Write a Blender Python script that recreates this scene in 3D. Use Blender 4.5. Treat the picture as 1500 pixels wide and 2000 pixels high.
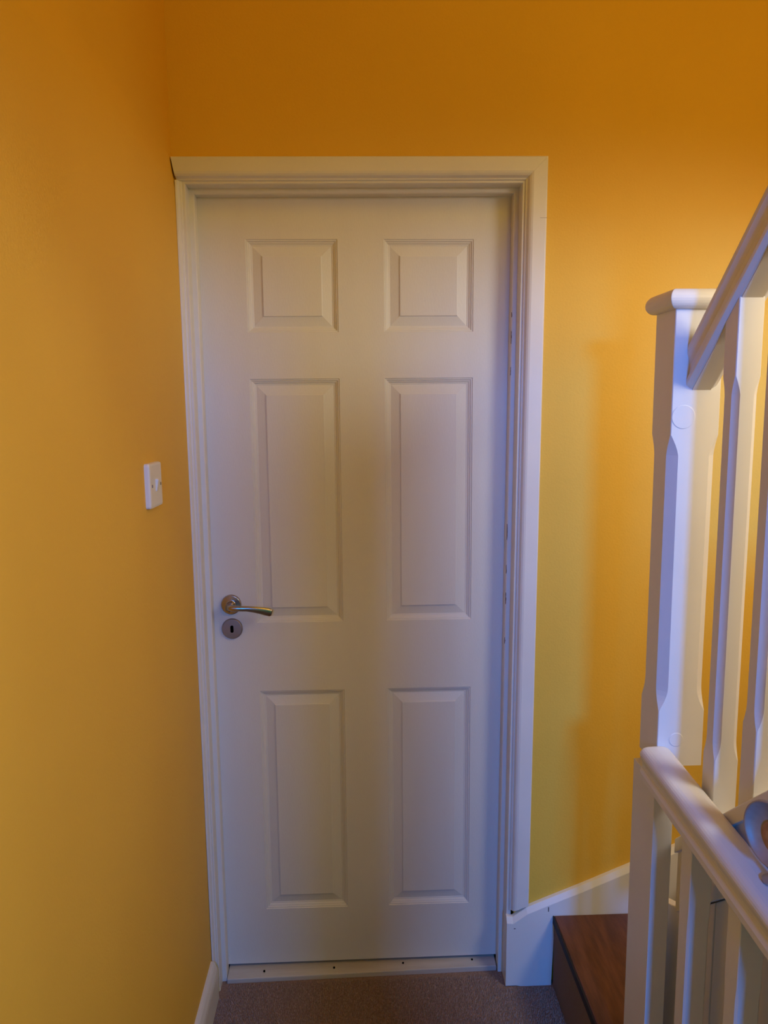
import bpy, bmesh, math, random
from mathutils import Vector, Matrix

for o in list(bpy.data.objects):
    bpy.data.objects.remove(o, do_unlink=True)
SC = bpy.context.scene
COL = SC.collection
R = math.radians

# ------------------------------------------------------------------ camera
# world: X to the right along the door wall, Y into the wall, Z up; door face is the plane Y = 0
cd = bpy.data.cameras.new('camera')
cam = bpy.data.objects.new('camera', cd); COL.objects.link(cam)
cd.sensor_fit = 'VERTICAL'; cd.sensor_height = 36.0
cd.lens = 1450.0 / 2000.0 * 36.0
cd.clip_start = 0.02
cp, sp = math.cos(R(7.7513)), math.sin(R(7.7513))
cy, sy = math.cos(R(2.0387)), math.sin(R(2.0387))
cr, sr = math.cos(R(-0.48396)), math.sin(R(-0.48396))
right = Vector((cy, -sy, 0)); fwd = Vector((sy*cp, cy*cp, -sp)); up = right.cross(fwd)
r2 = right*cr + up*sr; u2 = -right*sr + up*cr
m = Matrix((r2, u2, -fwd)).transposed().to_4x4()
m.translation = Vector((0.3787, -1.848, 1.4819))
cam.matrix_world = m
SC.camera = cam

# ------------------------------------------------------------------ world, lights, exposure
w = bpy.data.worlds.new('world'); SC.world = w; w.use_nodes = True
w.node_tree.nodes['Background'].inputs[0].default_value = (0.30, 0.45, 0.80, 1)
w.node_tree.nodes['Background'].inputs[1].default_value = 0.03

def area(name, loc, target, sx, sy_, power, color):
    l = bpy.data.lights.new(name, 'AREA'); l.shape = 'RECTANGLE'
    l.size = sx; l.size_y = sy_; l.energy = power; l.color = color
    o = bpy.data.objects.new(name, l); COL.objects.link(o)
    o.location = loc
    o.rotation_euler = (Vector(target)-Vector(loc)).to_track_quat('-Z', 'Y').to_euler()
    return o

def spot(name, loc, target, deg, blend, soft, power, color):
    l = bpy.data.lights.new(name, 'SPOT'); l.spot_size = R(deg); l.spot_blend = blend
    l.shadow_soft_size = soft; l.energy = power; l.color = color
    o = bpy.data.objects.new(name, l); COL.objects.link(o)
    o.location = loc
    o.rotation_euler = (Vector(target)-Vector(loc)).to_track_quat('-Z', 'Y').to_euler()
    return o

# daylight through the landing window behind the photographer
area('window_daylight', (0.68, -4.52, 2.15), (0.68, 0.0, 1.0), 0.64, 0.32, 60.0*3.2, (0.0, 0.235, 1.0))
# warm stairwell lamps, high and half way up to the right
area('stairwell_lamp', (1.35, -1.70, 3.00), (0.45, -0.3, 1.2), 0.9, 0.7, 15.0*0.46, (1.0, 0.64, 0.03))
area('landing_lamp', (1.30, -2.00, 1.95), (0.4, 0.0, 1.5), 0.5, 0.5, 12.0*0.36, (1.0, 0.52, 0.04))
# unseen spot added over the upper flight, cone edge set to darken wall tops
spot('flight_fill_spot', (1.72, -1.25, 2.00), (1.42, -0.95, 1.125), 130, 0.18, 0.22, 40.0*1.0, (1.0, 0.95, 0.84))

SC.view_settings.view_transform = 'Standard'
SC.view_settings.look = 'None'
SC.view_settings.gamma = 1.0
SC.view_settings.use_curve_mapping = False
SC.view_settings.exposure = -0.03

# ------------------------------------------------------------------ materials
def mat(name, color, rough=0.5, metal=0.0, bump=0.0, bscale=60.0, color2=None, cscale=5.0, spec=0.5,
        stretch=(1, 1, 1), coat=0.0):
    m = bpy.data.materials.new(name); m.use_nodes = True
    nt = m.node_tree; b = nt.nodes['Principled BSDF']
    b.inputs['Base Color'].default_value = (*color, 1)
    b.inputs['Roughness'].default_value = rough
    b.inputs['Metallic'].default_value = metal
    b.inputs['Specular IOR Level'].default_value = spec
    b.inputs['Coat Weight'].default_value = coat
    geo = nt.nodes.new('ShaderNodeNewGeometry')
    mp = nt.nodes.new('ShaderNodeMapping'); mp.inputs['Scale'].default_value = stretch
    nt.links.new(geo.outputs['Position'], mp.inputs['Vector'])
    if color2:
        n = nt.nodes.new('ShaderNodeTexNoise'); n.inputs['Scale'].default_value = cscale
        n.inputs['Detail'].default_value = 6
        nt.links.new(mp.outputs[0], n.inputs['Vector'])
        rp = nt.nodes.new('ShaderNodeValToRGB')
        rp.color_ramp.elements[0].position = 0.35; rp.color_ramp.elements[1].position = 0.65
        rp.color_ramp.elements[0].color = (*color, 1); rp.color_ramp.elements[1].color = (*color2, 1)
        nt.links.new(n.outputs['Fac'], rp.inputs['Fac'])
        nt.links.new(rp.outputs['Color'], b.inputs['Base Color'])
    if bump:
        n2 = nt.nodes.new('ShaderNodeTexNoise'); n2.inputs['Scale'].default_value = bscale
        n2.inputs['Detail'].default_value = 4
        nt.links.new(mp.outputs[0], n2.inputs['Vector'])
        bp = nt.nodes.new('ShaderNodeBump'); bp.inputs['Strength'].default_value = bump
        bp.inputs['Distance'].default_value = 0.002
        nt.links.new(n2.outputs['Fac'], bp.inputs['Height'])
        nt.links.new(bp.outputs['Normal'], b.inputs['Normal'])
    return m

M = {
    'yellow': mat('yellow_emulsion', (0.82, 0.50, 0.066), 0.62, bump=0.25, bscale=220, color2=(0.80, 0.48, 0.060), cscale=3, spec=0.3),
    'ceiling': mat('ceiling_emulsion', (0.75, 0.72, 0.66), 0.8),
    'white': mat('white_gloss', (0.78, 0.77, 0.75), 0.36, bump=0.05, bscale=30, color2=(0.75, 0.735, 0.71), cscale=6, spec=0.4),
    'door': mat('door_satin', (0.74, 0.73, 0.71), 0.45, bump=0.18, bscale=160, stretch=(3, 3, 0.6), color2=(0.72, 0.705, 0.68), cscale=4, spec=0.35),
    'plastic': mat('switch_plastic', (0.78, 0.76, 0.73), 0.3),
    'strip': mat('strip_paint', (0.60, 0.57, 0.53), 0.5, bump=0.3, bscale=90, stretch=(0.3, 3, 3), color2=(0.5, 0.46, 0.42), cscale=12),
    'carpet': mat('carpet_backing', (0.26, 0.17, 0.13), 1.0, bump=1.0, bscale=500, color2=(0.36, 0.25, 0.20), cscale=240, spec=0.05),
    'pile': mat('carpet_pile', (0.34, 0.23, 0.18), 1.0, color2=(0.52, 0.38, 0.31), cscale=170, spec=0.05),
    'riser': mat('riser_cloth', (0.22, 0.15, 0.125), 0.95, bump=0.8, bscale=400, color2=(0.22, 0.165, 0.14), cscale=200, spec=0.1),
    'wood': mat('tread_wood', (0.085, 0.026, 0.012), 0.42, bump=0.35, bscale=50, stretch=(7, 1.1, 7), color2=(0.15, 0.050, 0.022), cscale=9, spec=0.5),
    'chip': mat('bare_wood', (0.20, 0.11, 0.06), 0.8),
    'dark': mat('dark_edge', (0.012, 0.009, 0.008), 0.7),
    'steel': mat('satin_steel', (0.44, 0.38, 0.33), 0.24, metal=1.0),
    'steel2': mat('brushed_steel', (0.36, 0.32, 0.31), 0.38, metal=1.0, bump=0.2, bscale=200, stretch=(1, 1, 8)),
    'hole': mat('keyhole_black', (0.002, 0.002, 0.002), 0.9, spec=0.0),
    'metaldish': mat('dull_metal', (0.36, 0.31, 0.29), 0.5, metal=0.5, color2=(0.42, 0.37, 0.35), cscale=60),
    'amber': mat('amber_glaze', (0.50, 0.24, 0.07), 0.65, color2=(0.36, 0.16, 0.05), cscale=90),
}

# ------------------------------------------------------------------ helpers
def link(name, bm, material, parent=None, bevel=0.0, smooth=False, seg=2):
    bmesh.ops.recalc_face_normals(bm, faces=bm.faces)
    me = bpy.data.meshes.new(name); bm.to_mesh(me); bm.free()
    if material: me.materials.append(material)
    o = bpy.data.objects.new(name, me); COL.objects.link(o)
    if parent: o.parent = parent
    if smooth:
        for p in me.polygons: p.use_smooth = True
    if bevel:
        b = o.modifiers.new('bevel', 'BEVEL'); b.width = bevel; b.segments = seg; b.limit_method = 'ANGLE'
        b.harden_normals = False
    return o

def empty(name, loc=(0, 0, 0), parent=None):
    o = bpy.data.objects.new(name, None); COL.objects.link(o); o.location = loc
    o.empty_display_size = 0.05
    if parent: o.parent = parent
    return o

def tag(o, label=None, cat=None, group=None, kind=None):
    if label: o['label'] = label
    if cat: o['category'] = cat
    if group: o['group'] = group
    if kind: o['kind'] = kind
    return o

def box(bm, x0, x1, y0, y1, z0, z1):
    v = [bm.verts.new((x, y, z)) for x in (x0, x1) for y in (y0, y1) for z in (z0, z1)]
    for f in ((0, 1, 3, 2), (4, 6, 7, 5), (0, 4, 5, 1), (2, 3, 7, 6), (0, 2, 6, 4), (1, 5, 7, 3)):
        bm.faces.new([v[i] for i in f])

def loft(bm, loops, closed=True, caps=True):
    rows = [[bm.verts.new(p) for p in L] for L in loops]
    n = len(rows[0])
    for a, b in zip(rows, rows[1:]):
        for i in range(n if closed else n-1):
            j = (i+1) % n
            bm.faces.new((a[i], a[j], b[j], b[i]))
    if caps:
        bm.faces.new(rows[0]); bm.faces.new(list(reversed(rows[-1])))
    return rows

def lathe(bm, prof, origin, axis='Y', n=40):
    # prof: list of (radius, height along axis); origin 3-tuple
    loops = []
    for r, h in prof:
        L = []
        for i in range(n):
            a = 2*math.pi*i/n
            c, s = max(r, 1e-5)*math.cos(a), max(r, 1e-5)*math.sin(a)
            p = {'Y': (c, h, s), 'X': (h, c, s), 'Z': (c, s, h)}[axis]
            L.append(tuple(origin[k]+p[k] for k in range(3)))
        loops.append(L)
    loft(bm, loops)

WY = -0.065          # plaster surface of the door wall
FZ = -0.030          # carpet level

# ------------------------------------------------------------------ room shell
def struct(name, bm, m, parent=None, **k):
    o = link(name, bm, m, parent, **k)
    if not parent: o['kind'] = 'structure'
    return o

# the wall with the door: four blocks round the opening, joined
bm = bmesh.new()
XL0, XR0, ZT0 = -0.012, 0.775, 2.008
box(bm, -0.30, XL0, WY, 0.10, FZ-0.02, 3.2)
box(bm, XR0, 2.05, WY, 0.10, FZ-0.40, 3.2)
box(bm, XL0, XR0, WY, 0.10, ZT0, 3.2)
struct('wall_back', bm, M['yellow'])

# left wall, a little out of plumb
bm = bmesh.new()
zs = [(-1.5, -0.0165), (FZ-0.02, -0.0165), (0.86, -0.0185), (1.5, -0.0205), (1.98, -0.0235), (2.05, -0.0315), (3.2, -0.0345)]
loft(bm, [[(x, -4.7, z), (x, WY+0.002, z), (-0.25, WY+0.002, z), (-0.25, -4.7, z)] for z, x in zs])
struct('wall_left', bm, M['yellow'])

bm = bmesh.new(); box(bm, 1.95, 2.10, -4.7, WY, -1.5, 3.2)
struct('wall_right', bm, M['yellow'])

# rear wall with the landing window opening
bm = bmesh.new()
wx0, wx1, wz0, wz1 = 0.34, 1.02, 1.30, 2.36
box(bm, -0.25, wx0, -4.85, -4.7, -1.5, 3.2); box(bm, wx1, 2.10, -4.85, -4.7, -1.5, 3.2)
box(bm, wx0, wx1, -4.85, -4.7, -1.5, wz0); box(bm, wx0, wx1, -4.85, -4.7, wz1, 3.2)
struct('wall_rear', bm, M['yellow'])

# unseen pier and beam added to keep daylight off door centre and wall tops
bm = bmesh.new()
box(bm, 0.325, 0.735, -2.62, -2.50, FZ, 1.975)
struct('shadow_pier', bm, M['yellow'])
bm = bmesh.new(); box(bm, -0.03, 1.95, -2.62, -2.50, 1.975, 3.2)
struct('shadow_beam', bm, M['yellow'])

bm = bmesh.new(); box(bm, -0.25, 2.10, -4.85, 0.10, 3.2, 3.3)
struct('ceiling', bm, M['ceiling'])

# landing floor and the deep stairwell floor
bm = bmesh.new()
box(bm, -0.03, 0.905, -4.7, 0.60, FZ-0.15, FZ)
floor = struct('floor', bm, M['carpet'])
bm = bmesh.new(); box(bm, 0.905, 1.95, -4.7, WY, -1.5, -1.4)
struct('floor_lower', bm, M['carpet'])

# carpet pile in front of the door
rng = random.Random(4)
verts, faces = [], []
step = 0.0036
nx, ny = int(0.88/step), int(0.46/step)
for i in range(nx):
    for j in range(ny):
        x = 0.003+(i+rng.random())*step; y = -0.50+(j+rng.random())*step
        if y > -0.045 and 0.015 < x < 0.74: continue
        if y > -0.092 and (x < 0.02 or x > 0.735): continue
        h = 0.0045+0.003*rng.random(); r = 0.0019; a = rng.random()*6.28
        lx, ly = (rng.random()-.5)*0.003, (rng.random()-.5)*0.003
        k = len(verts)
        for q in range(3):
            verts.append((x+r*math.cos(a+q*2.094), y+r*math.sin(a+q*2.094), FZ-0.0015))
        verts.append((x+lx, y+ly, FZ+h))
        faces += [(k, k+1, k+3), (k+1, k+2, k+3), (k+2, k, k+3)]
me = bpy.data.meshes.new('carpet_pile'); me.from_pydata(verts, [], faces); me.materials.append(M['pile'])
po = bpy.data.objects.new('carpet_pile', me); COL.objects.link(po); po.parent = floor; po['kind'] = 'stuff'

# ------------------------------------------------------------------ door frame (trim)
# inner edge of the stop: left, head, right lines on the door face
BL, TL, TR, BR = (0.012, -0.030), (0.009, 1.983), (0.756, 1.987), (0.7415, -0.030)
trim1 = tag(empty('trim_1', (0.38, WY, FZ)), kind='structure')
INV = Vector((-0.38, -WY, -FZ))
def tr(p): return (p[0]-0.38, p[1]-WY, p[2]-FZ)

def sweep_leg(name, prof, A, B, dA, dB, material=M['white'], parent=trim1, bevel=0.0):
    bm = bmesh.new()
    LA = [tr((A[0]+dA[0]*o, y, A[1]+dA[1]*o)) for o, y in prof]
    LB = [tr((B[0]+dB[0]*o, y, B[1]+dB[1]*o)) for o, y in prof]
    loft(bm, [LA, LB])
    return link(name, bm, material, parent, bevel=bevel)

stop = [(0, -0.0005), (0, -0.028), (0.002, -0.030), (0.012, -0.030), (0.012, -0.0005)]
jamb = [(0.012, 0.03), (0.012, WY+0.003), (0.0135, WY), (0.024, WY), (0.024, 0.03)]
arch = [(0.018, WY-0.0002), (0.018, -0.068), (0.0195, -0.070), (0.0225, -0.0705), (0.0235, -0.0735),
        (0.0260, -0.0785), (0.0300, -0.0815), (0.0345, -0.083), (0.0640, -0.083), (0.0665, -0.081), (0.067, WY-0.0002)]
archL = arch[:6] + [(0.0300, -0.0795), (0.0315, -0.0770), (0.0320, WY-0.0002)]
L_, U_, R_ = (-1, 0), (0, 1), (1, 0)
LU, RU = (-1, 1), (1, 1)
for nm, pr in (('door_stop', stop), ('door_jamb', jamb)):
    sweep_leg(nm, pr, BL, TL, L_, LU)
    sweep_leg(nm, pr, TL, TR, LU, RU)
    sweep_leg(nm, pr, TR, BR, RU, R_)
# architrave: the left leg is cut narrow against the side wall, the right leg stands on the stair skirting
sweep_leg('architrave', archL, (0.0125, -0.028), (0.0093, 2.0005), (-0.90, 0), (-1.06, 0), bevel=0.0006)
sweep_leg('architrave', arch, (-0.0175, 1.983), TR, (-0.18, 1), RU, bevel=0.0006)
sweep_leg('architrave', arch, TR, (0.744, 0.172), RU, (1, 0.42), bevel=0.0006)
# small mitre crack of the right architrave where a length was pieced in
bm = bmesh.new(); box(bm, 0.806-0.38, 0.8215-0.38, -0.0834-WY, -0.0815-WY, 1.9175-FZ, 1.9185-FZ)
link('joint', bm, M['steel2'], trim1)

# ------------------------------------------------------------------ door
door = tag(empty('door_1', (0.38, 0, FZ)), kind='structure')
def dr(x, y, z): return (x-0.38, y, z-FZ)
cols = [0.119, 0.338, 0.449, 0.666]
rows = [1.8896, 1.672, 1.5615, 0.949, 0.7675, 0.155]
gx = [-0.002] + cols + [0.767]
gz = [-0.004] + rows[::-1] + [1.994]
bm = bmesh.new()
V = {}
for i, x in enumerate(gx):
    for j, z in enumerate(gz):
        zz = z + (0.003*(x/0.76) if j == 0 else 0)
        for k, y in enumerate((0.0, 0.040)):
            V[i, j, k] = bm.verts.new(dr(x, y, zz))
holes = {(i, j) for i in (1, 3) for j in (1, 3, 5)}
for i in range(5):
    for j in range(7):
        if (i, j) in holes:
            ring = [(i, j), (i+1, j), (i+1, j+1), (i, j+1)]
            for q in range(4):
                a, b = ring[q], ring[(q+1) % 4]
                bm.faces.new((V[(*a, 0)], V[(*b, 0)], V[(*b, 1)], V[(*a, 1)]))
            continue
        for k in (0, 1):
            bm.faces.new((V[i, j, k], V[i+1, j, k], V[i+1, j+1, k], V[i, j+1, k]))
for i in range(5):
    for j in (0, 7): bm.faces.new((V[i, j, 0], V[i+1, j, 0], V[i+1, j, 1], V[i, j, 1]))
for j in range(7):
    for i in (0, 5): bm.faces.new((V[i, j, 0], V[i, j+1, 0], V[i, j+1, 1], V[i, j, 1]))
link('door_leaf', bm, M['door'], door)

prof = [(0, 0), (0.0012, 0.0020), (0.0040, 0.0024), (0.0052, 0.0046), (0.0085, 0.0058), (0.0110, 0.0082), (0.0140, 0.0088),
        (0.0150, 0.0094), (0.0380, 0.0040), (0.0384, 0.0018), (0.0400, 0.0012)]
for (zt, zb) in ((rows[0], rows[1]), (rows[2], rows[3]), (rows[4], rows[5])):
    for (xa, xb) in ((cols[0], cols[1]), (cols[2], cols[3])):
        bm = bmesh.new()
        loops = [[dr(xa+o, d, zb+o), dr(xb-o, d, zb+o), dr(xb-o, d, zt-o), dr(xa+o, d, zt-o)] for o, d in prof]
        rws = loft(bm, loops, caps=False)
        bm.faces.new(rws[-1])
        link('raised_panel', bm, M['door'], door)

# lever handle
h = empty('door_handle', (0.0552-0.38, 0, 0.9994-FZ), door)
bm = bmesh.new()
lathe(bm, [(0.0, -0.0005), (0.0255, -0.0005), (0.0255, -0.006), (0.0235, -0.0085), (0.0120, -0.0095), (0.0098, -0.012),
           (0.0092, -0.040), (0.0085, -0.050), (0.0, -0.053)], (0, 0, 0), n=48)
link('rose', bm, M['steel'], h, smooth=False, bevel=0.0006)
# lever: flattened section sweeping right, drooping and flaring at its end
bm = bmesh.new()
pts = [(-0.004, -0.046, 0.003, 0.0085, 0.0085), (0.012, -0.050, 0.002, 0.0080, 0.0075), (0.028, -0.050, 0.001, 0.0068, 0.0058),
       (0.045, -0.049, 0.000, 0.0068, 0.0048), (0.062, -0.047, -0.0025, 0.0078, 0.0044), (0.080, -0.044, -0.0065, 0.0092, 0.0042),
       (0.096, -0.041, -0.0110, 0.0104, 0.0040), (0.1035, -0.040, -0.0135, 0.0098, 0.0036), (0.1065, -0.040, -0.0145, 0.0070, 0.0028)]
loops = []
for k, (x, y, z, hz, hy) in enumerate(pts):
    p, q = pts[max(k-1, 0)], pts[min(k+1, len(pts)-1)]
    t = Vector((q[0]-p[0], q[1]-p[1], q[2]-p[2])).normalized()
    s = Vector((0, 1, 0)).cross(t).normalized() * -1; s = Vector((t.z, 0, -t.x))*-1
    n_ = s.cross(t).normalized()
    loops.append([tuple(Vector((x, y, z)) + s*hz*math.cos(a) + n_*hy*math.sin(a)) for a in [2*math.pi*i/20 for i in range(20)]])
loft(bm, loops)
link('lever', bm, M['steel'], h, smooth=True)

e = empty('escutcheon', (0.0555-0.38, 0, 0.9364-FZ), door)
bm = bmesh.new()
lathe(bm, [(0.0, -0.0005), (0.0265, -0.0005), (0.0265, -0.005), (0.0245, -0.0075), (0.0, -0.0080)], (0, 0, 0), n=48)
link('plate', bm, M['steel2'], e, bevel=0.0006)
bm = bmesh.new()
loops = []
for y in (-0.0078, -0.0084):
    L = []
    for i in range(24):
        a = 2*math.pi*i/24
        L.append((0.0040*math.cos(a), y, 0.0040*math.sin(a) + (0.0055 if math.sin(a) > 0 else -0.0055)))
    loops.append(L)
loft(bm, loops)
link('keyhole', bm, M['hole'], e)

# ------------------------------------------------------------------ threshold strip
bm = bmesh.new()
P0 = [(0.0135, -0.040), (0.7390, -0.0255), (0.7400, 0.030), (0.0125, 0.030)]
zt = [-0.017, -0.0155, -0.013, -0.013]
loft(bm, [[(x, y, FZ-0.001) for x, y in P0], [(P0[i][0], P0[i][1], zt[i]) for i in range(4)]])
th = struct('trim_2', bm, M['strip'], bevel=0.002)
for x, y in ((0.110, -0.0180), (0.298, -0.0140), (0.486, -0.006), (0.676, -0.002)):
    bm = bmesh.new(); lathe(bm, [(0, -0.0165), (0.0026, -0.0165), (0.0026, -0.0125), (0, -0.0125)], (x, y, 0), axis='Z', n=14)
    link('nail_hole', bm, M['hole'], th)
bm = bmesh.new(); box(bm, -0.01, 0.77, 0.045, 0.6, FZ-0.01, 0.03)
struct('gap_block', bm, M['dark'])  # near-black block behind the closed door, showing in the gap beneath it

# ------------------------------------------------------------------ skirting boards
bm = bmesh.new()
zB = 0.074
pf = [(-0.030, FZ-0.002), (0.0005, FZ-0.002), (0.0005, zB-0.030), (-0.001, zB-0.020), (-0.006, zB-0.006), (-0.010, zB), (-0.030, zB)]
loft(bm, [[(x, WY-0.0195, z) for x, z in pf], [(x, -4.7, z) for x, z in pf]])
struct('baseboard_left', bm, M['white'], bevel=0.0008)

# stair skirting on the door wall: floor block, then rising to the right
top = [(0.7535, 0.1665), (0.770, 0.1640), (0.8065, 0.1900), (0.860, 0.2120), (0.960, 0.2520), (1.062, 0.2950), (1.95, 0.670)]
bot = [(0.7525, -0.028), (0.780, -0.028), (0.815, -0.034), (0.8740, -0.034), (0.8780, 0.10), (1.062, 0.12), (1.95, 0.40)]
bm = bmesh.new()
fr, bk = -0.084, WY-0.0002
F = [bm.verts.new((x, fr, z-0.014)) for x, z in top]; Ft = [bm.verts.new((x, fr+0.009, z)) for x, z in top]
Fb = [bm.verts.new((x, fr, z)) for x, z in bot]
Bt = [bm.verts.new((x, bk, z+0.001)) for x, z in top]; Bb = [bm.verts.new((x, bk, z)) for x, z in bot]
for i in range(len(top)-1):
    for a, b in ((F, Fb), (Ft, F), (Bt, Ft), (Bb, Bt), (Fb, Bb)):
        bm.faces.new((a[i], a[i+1], b[i+1], b[i]))
for i in (0, -1): bm.faces.new((F[i], Ft[i], Bt[i], Bb[i], Fb[i]))
struct('baseboard_back', bm, M['white'], bevel=0.0008)

# small nicks in the paint of the skirting block and chips along the edge of the right-hand door stop
sk = bpy.data.objects['baseboard_back']
for x, z, wx, wz in ((0.8625, 0.189, 0.0010, 0.0065), (0.7745, 0.1370, 0.0022, 0.0009)):
    bm = bmesh.new(); box(bm, x-wx, x+wx, fr-0.0004, fr+0.001, z-wz, z+wz)
    link('paint_nick', bm, M['dark'], sk)
rng = random.Random(11)
for zc, ln in ((1.708, 0.012), (1.655, 0.030), (1.575, 0.020), (1.18, 0.040), (1.085, 0.022), (1.01, 0.030), (0.90, 0.016)):
    L = []
    n = 8
    for i in range(n+1):
        z = zc-ln/2+ln*i/n; xs = 0.7415+(z+0.03)/2.017*0.0145
        L.append((z, xs, 0.0006+0.0014*rng.random()*math.sin(math.pi*(i+0.3)/(n+0.6))))
    bm = bmesh.new()
    for (za, xa, wa), (zb_, xb, wb) in zip(L, L[1:]):
        for y0_, y1_ in ((-0.0304, -0.0296),):
            loft(bm, [[tr((xa-0.0004, y0_, za)), tr((xa+wa, y0_, za)), tr((xa+wa, y1_, za)), tr((xa-0.0004, y1_, za))],
                      [tr((xb-0.0004, y0_, zb_)), tr((xb+wb, y0_, zb_)), tr((xb+wb, y1_, zb_)), tr((xb-0.0004, y1_, zb_))]])
    link('paint_chip', bm, M['chip'], trim1)

# ------------------------------------------------------------------ light switch on the left wall
sw = tag(empty('light_switch', (-0.0200, -0.4030, 1.344)), 'white square light switch on the yellow left wall beside the door', 'switch')
sw.rotation_euler = (0, R(-0.2), 0)
bm = bmesh.new()
def rr(cy_, cz, hy, hz, r, n=6):
    L = []
    for (sy_, sz, a0) in ((1, 1, 0), (-1, 1, 90), (-1, -1, 180), (1, -1, 270)):
        for i in range(n+1):
            a = R(a0+90*i/n); L.append((cy_+sy_*(hy-r)+r*math.cos(a), cz+sz*(hz-r)+r*math.sin(a)))
    return L
loft(bm, [[(d, a, b) for a, b in rr(0, 0, 0.043-i, 0.043-i, 0.006)] for d, i in ((-0.002, 0), (0.0065, 0), (0.0095, 0.0012), (0.0105, 0.005))])
link('switch_plate', bm, M['plastic'], sw)
bm = bmesh.new(); loft(bm, [[(0.010, -0.0065, -0.012), (0.010, 0.0065, -0.012), (0.010, 0.0065, 0.012), (0.010, -0.0065, 0.012)],
                            [(0.0125, -0.006, -0.0115), (0.0125, 0.006, -0.0115), (0.0165, 0.006, 0.0115), (0.0165, -0.006, 0.0115)]])
link('rocker', bm, M['plastic'], sw, bevel=0.0005)
for y in (-0.030, 0.030):
    bm = bmesh.new(); lathe(bm, [(0, 0.010), (0.0032, 0.010), (0.0030, 0.0114), (0, 0.0114)], (0, y, 0), axis='X', n=16)
    link('screw', bm, M['steel2'], sw)

# ------------------------------------------------------------------ winder staircase beyond the newel
st = tag(empty('staircase', (0.885, -0.50, FZ)), 'winder staircase with reddish brown wooden treads rising right of the door', 'staircase')
SX, SY, SZ = 0.885, -0.50, FZ
def s3(p): return (p[0]-SX, p[1]-SY, p[2]-SZ)
def sloft(name, loops, m_, bevel=0.0):
    bm = bmesh.new(); loft(bm, [[s3(p) for p in L] for L in loops]); return link(name, bm, m_, st, bevel=bevel)
tz = 0.172
sloft('riser', [[(0.8778, -1.30, FZ-0.005), (0.8778, fr-0.001, FZ-0.005), (0.9, fr-0.001, FZ-0.005), (0.9, -1.30, FZ-0.005)],
                [(0.8778, -1.30, tz-0.024), (0.8778, fr-0.001, tz-0.024), (0.9, fr-0.001, tz-0.024), (0.9, -1.30, tz-0.024)]], M['riser'])
poly = [(0.8775, -0.474), (0.8775, fr-0.001), (1.90, fr-0.001), (1.90, -0.474)]
sloft('tread', [[(x, y, tz-0.022) for x, y in poly], [(x, y, tz) for x, y in poly]], M['wood'], bevel=0.003)
poly = [(0.8740, -0.474), (0.8740, fr-0.001), (0.8776, fr-0.001), (0.8776, -0.474)]
sloft('nosing', [[(x, y, tz-0.022) for x, y in poly], [(x, y, tz-0.001) for x, y in poly]], M['dark'])
# second winder, out of sight behind the newel
sloft('riser', [[(1.10, -0.45, tz), (1.30, fr-0.001, tz), (1.90, fr-0.001, tz), (1.90, -0.45, tz)],
                [(1.10, -0.45, tz+0.16), (1.30, fr-0.001, tz+0.16), (1.90, fr-0.001, tz+0.16), (1.90, -0.45, tz+0.16)]], M['white'])
poly = [(1.085, -0.455), (1.285, fr-0.001), (1.91, fr-0.001), (1.91, -0.455)]
sloft('tread', [[(x, y, tz+0.16) for x, y in poly], [(x, y, tz+0.182) for x, y in poly]], M['wood'], bevel=0.003)
# painted apron facing the stairwell under the winders, boards with open joints and a ledge board
# straight flight climbing towards the camera on the far side of the banister
flight = tag(empty('stair_flight', (1.02, -0.70, 0.70)), 'upper flight of carpeted stairs behind the white banister', 'stairs')
for k in range(5):
    y1 = -0.66-0.22*k; z1 = 0.662+(0.66+0.22*k-0.55)*0.872-0.075
    bm = bmesh.new(); box(bm, 1.024-1.02, 1.93-1.02, y1-0.245+0.70, y1+0.70, z1-0.022-0.70, z1-0.70)
    link('tread', bm, M['wood'], flight, bevel=0.003)
    bm = bmesh.new(); box(bm, 1.024-1.02, 1.93-1.02, y1-0.018+0.70, y1-0.004+0.70, z1-0.20-0.70, z1-0.022-0.70)
    link('riser', bm, M['riser'], flight)
# ------------------------------------------------------------------ upper banister
NX0, NX1, NY0, NY1 = 0.9325, 1.0185, -0.550, -0.466
NZ0, NZ1 = 0.816, 1.652
BX = 0.984                                  # centre line of the rail, balusters and string
ub = tag(empty('stair_banister', (0.975, -0.508, NZ0)),
         'white painted banister climbing with the upper stairs to the right, with square capped newel post', 'banister')
def u3(p): return (p[0]-0.975, p[1]+0.508, p[2]-NZ0)

def chamfer_post(bm, x0, x1, y0, y1, z0, z1, zc0, zc1, c, run, f3, ztopf=None, zbotf=None):
    # square post whose four arrises carry a stopped chamfer between zc0 and zc1
    def ring(z, c_, zf=None):
        P = [(x0+c_, y0), (x1-c_, y0), (x1, y0+c_), (x1, y1-c_), (x1-c_, y1), (x0+c_, y1), (x0, y1-c_), (x0, y0+c_)]
        return [f3((px, py, zf(py) if zf else z)) for px, py in P]
    e = 0.0012
    L = [ring(z0, e, zbotf), ring(zc0, e)]
    for i in range(1, 6):
        t = i/5; L.append(ring(zc0+run*t, e+(c-e)*math.sin(t*math.pi/2)))
    for i in range(4, -1, -1):
        t = i/5; L.append(ring(zc1-run*t, e+(c-e)*math.sin(t*math.pi/2)))
    L.append(ring(z1, e, ztopf))
    # keep the cut ends planar
    loft(bm, L)

np_ = empty('newel_post', u3((0.975, -0.508, NZ0)), ub)
def n3(p): return u3(p)
bm = bmesh.new()
chamfer_post(bm, NX0, NX1, NY0, NY1, NZ0, NZ1, 0.925, 1.435, 0.016, 0.045, n3)
link('post', bm, M['white'], np_)
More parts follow.
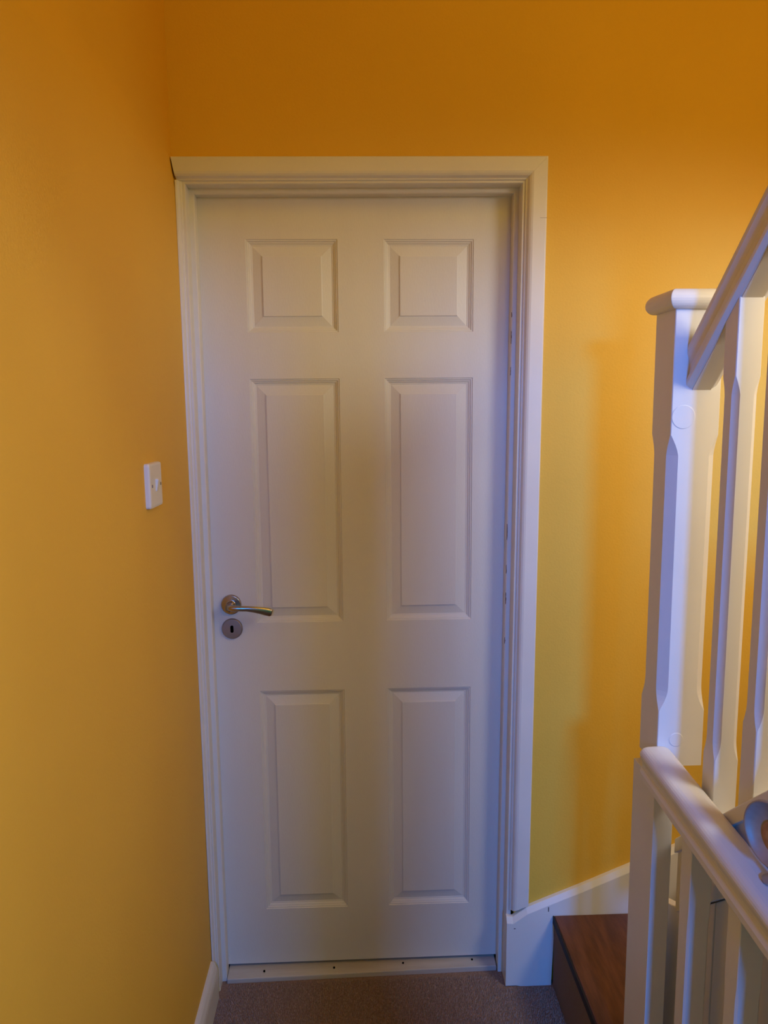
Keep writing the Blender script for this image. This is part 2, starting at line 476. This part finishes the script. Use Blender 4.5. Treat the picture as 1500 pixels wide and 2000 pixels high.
# half-round edged flat cap
bm = bmesh.new()
loops = []
ov, hh = 0.016, 0.017
for i in range(13):
    a = -math.pi/2 + math.pi*i/12
    d = ov - hh*0.85 + hh*0.85*math.cos(a); z = NZ1+hh+hh*math.sin(a)
    loops.append([n3((NX0-d, NY0-d, z)), n3((NX1+d, NY0-d, z)), n3((NX1+d, NY1+d, z)), n3((NX0-d, NY1+d, z))])
loft(bm, loops)
link('cap', bm, M['white'], np_, bevel=0.0008)
for px, pz, rr_ in ((0.954, 1.467, 0.021), (0.968, 0.868, 0.0135)):
    bm = bmesh.new(); lathe(bm, [(rr_-0.0008, -0.0), (rr_, -0.0), (rr_, -0.0007), (rr_-0.0008, -0.0007)], n3((px, NY0, pz)), n=36)
    bm.free()
    bm = bmesh.new(); lathe(bm, [(0, 0.0005), (rr_, 0.0005), (rr_, -0.0004), (rr_-0.001, -0.0009), (0, -0.0009)], n3((px, NY0, pz)), n=36)
    link('plug', bm, M['white'], np_)

# newel at the head of the banister, nearer the viewer
bm = bmesh.new()
chamfer_post(bm, 0.955, 1.013, -1.400, -1.342, 1.05, 2.50, 1.62, 2.20, 0.012, 0.045, n3)
up_ = link('upper_newel', bm, M['white'], ub)
# raked handrail: section drawn square to X-Z, extruded along the rake (cut plumb at the newel)
SL = 0.872                                   # rise per unit run towards the camera
def rake(sec, ya, yb, za, f3):               # sec: (x offset, z offset)
    return [[f3((BX+dx, y, za+(NY0-y)*SL+dz)) for dx, dz in sec] for y in (ya, yb)]
rail_sec = [(-0.0175, -0.036), (-0.0200, -0.0355), (-0.0275, -0.030), (-0.0282, -0.022), (-0.0235, -0.010), (-0.0225, 0.002), (-0.0245, 0.014),
            (-0.0282, 0.024), (-0.0285, 0.033), (-0.024, 0.044), (-0.014, 0.0505), (0, 0.0525)]
rail_sec = rail_sec + [(-a, b) for a, b in rail_sec[-2::-1]]
bm = bmesh.new(); loft(bm, rake(rail_sec, NY0+0.001, -1.34, 1.552, u3))
link('handrail', bm, M['white'], ub, bevel=0.0006)
bm = bmesh.new(); loft(bm, rake([(-0.0165, -0.0385), (0.0165, -0.0385), (0.0165, -0.0350), (-0.0165, -0.0350)], NY0+0.001, -1.34, 1.552, u3))
link('infill_fillet', bm, M['white'], ub)
# base rail on the string
ZS = 0.662                                   # its top edge at the newel line
base_sec = [(-0.0255, -0.030), (-0.0255, -0.003), (-0.0225, 0.0), (0.0175, 0.0), (0.0205, -0.003), (0.0205, -0.030)]
bm = bmesh.new(); loft(bm, rake(base_sec, -0.585, -1.34, ZS, u3))
link('base_rail', bm, M['white'], ub, bevel=0.0008)
bm = bmesh.new(); loft(bm, rake([(-0.018, -0.15), (-0.018, -0.030), (0.016, -0.030), (0.016, -0.15)], -0.585, -1.34, ZS, u3))
link('string_board', bm, M['white'], ub)
for k in range(7):                          # upright boards closing the side of the stairs below the string
    ya, yb = -0.500-0.110*k, -0.500-0.110*(k+1)+0.003
    za, zb_ = (ZS-0.152+max(0.0, NY0-y)*SL for y in (ya, yb))
    bm = bmesh.new()
    loft(bm, [[u3((x, ya, -0.60)), u3((x, yb, -0.60)), u3((x, yb, zb_)), u3((x, ya, za))] for x in (BX-0.012, BX+0.010)])
    link('side_board', bm, M['white'], ub, bevel=0.002)
bs = 0.020
for k in range(5):
    yf = -0.7050 + -0.1190*k
    ztop = lambda y: 1.552-0.037+(NY0-y)*SL
    zbot = lambda y: ZS+(NY0-y)*SL
    z0_, z1_ = zbot(yf), ztop(yf+0.04)
    bm = bmesh.new()
    zo = zbot(yf)
    chamfer_post(bm, BX-bs, BX+bs, yf, yf+0.040, z0_, z1_, zo+0.105, z1_-0.085, 0.0095, 0.035, u3, ztopf=ztop, zbotf=zbot)
    link('baluster', bm, M['white'], ub)

# ------------------------------------------------------------------ lower landing banister
RX0, RX1, RZ = 0.898, 0.957, 0.858
lb = tag(empty('landing_banister', (0.928, -0.60, FZ)),
         'low white banister with level handrail guarding the landing, bottom right, in front of the newel', 'banister')
def l3(p): return (p[0]-0.928, p[1]+0.60, p[2]-FZ)
def lz(y): return RZ-(NY0-y)*0.055           # falls very slightly towards the camera
half = [(0.000, -0.0620), (0.0225, -0.0620), (0.0262, -0.0610), (0.0278, -0.0580), (0.0278, -0.0480), (0.0262, -0.0440), (0.0240, -0.0405),
        (0.0232, -0.0360), (0.0236, -0.0310), (0.0252, -0.0262), (0.0276, -0.0215), (0.0292, -0.0165), (0.0293, -0.0125), (0.0282, -0.0088),
        (0.0262, -0.0058), (0.0232, -0.0034), (0.0192, -0.0017), (0.0140, -0.0007), (0, 0.0)]
sec = [(-a, b) for a, b in half] + [(a, b) for a, b in half[-2:0:-1]]
cx = (RX0+RX1)/2
bm = bmesh.new()
loops = [[l3((cx+dx*s, y, lz(y)+dz*s - (1-s)*0.02)) for dx, dz in sec] for y, s in ((NY0-0.0008, 0.90), (NY0-0.003, 0.97), (NY0-0.007, 1.0), (-1.30, 1.0))]
loft(bm, loops)
link('handrail', bm, M['white'], lb, smooth=False, bevel=0.0008)
LX0, LX1 = 0.910, 0.946
bm = bmesh.new()
box(bm, 0.915-0.928, 0.957-0.928, -1.384+0.60, -1.302+0.60, FZ-0.30-FZ, 0.93-FZ)
link('end_newel', bm, M['white'], lb, bevel=0.003)
bm = bmesh.new()
box(bm, *[a for a in (LX0-0.928, LX1-0.928, -0.600+0.60, -0.497+0.60, FZ-0.30-FZ, 0.808-FZ)])
link('half_newel', bm, M['white'], lb, bevel=0.0012)
for k in range(4):
    yf = -0.7535-0.156*k
    bm = bmesh.new()
    chamfer_post(bm, LX0, LX1, yf, yf+0.036, FZ-0.30, lz(yf)-0.061, 0.18, 0.66, 0.0035, 0.03, l3)
    link('baluster', bm, M['white'], lb)

# ------------------------------------------------------------------ round metal dish standing on the lower handrail
dish = tag(empty('metal_dish', (0.9370, -0.9300, 0.9080)), 'round grey metal dish with amber centre standing on the lower handrail, at the right edge', 'dish')
bm = bmesh.new()
lathe(bm, [(0.0, 0.012), (0.026, 0.011), (0.040, 0.006), (0.0455, -0.001), (0.0468, -0.005), (0.0462, -0.0080), (0.0445, -0.0090), (0.0428, -0.0078),
           (0.0405, -0.004), (0.034, 0.002), (0.024, 0.005), (0, 0.006)], (0, 0, 0), n=56)
link('bowl', bm, M['metaldish'], dish, smooth=True)
bm = bmesh.new()
lathe(bm, [(0, 0.0055), (0.024, 0.0045), (0.0245, 0.0030), (0.016, 0.0015), (0, 0.0008)], (0, 0, -0.008), n=36)
link('centre', bm, M['amber'], dish)
dish.rotation_euler = (0, 0, R(-74))
bm = bmesh.new()
zf = lz(-0.93) + 0.0010 - 0.908
lathe(bm, [(0, zf), (0.015, zf), (0.015, zf+0.003), (0.005, zf+0.007), (0.004, zf+0.033), (0, zf+0.033)], (0, 0.004, 0), axis='Z', n=28)
link('foot', bm, M['metaldish'], dish)
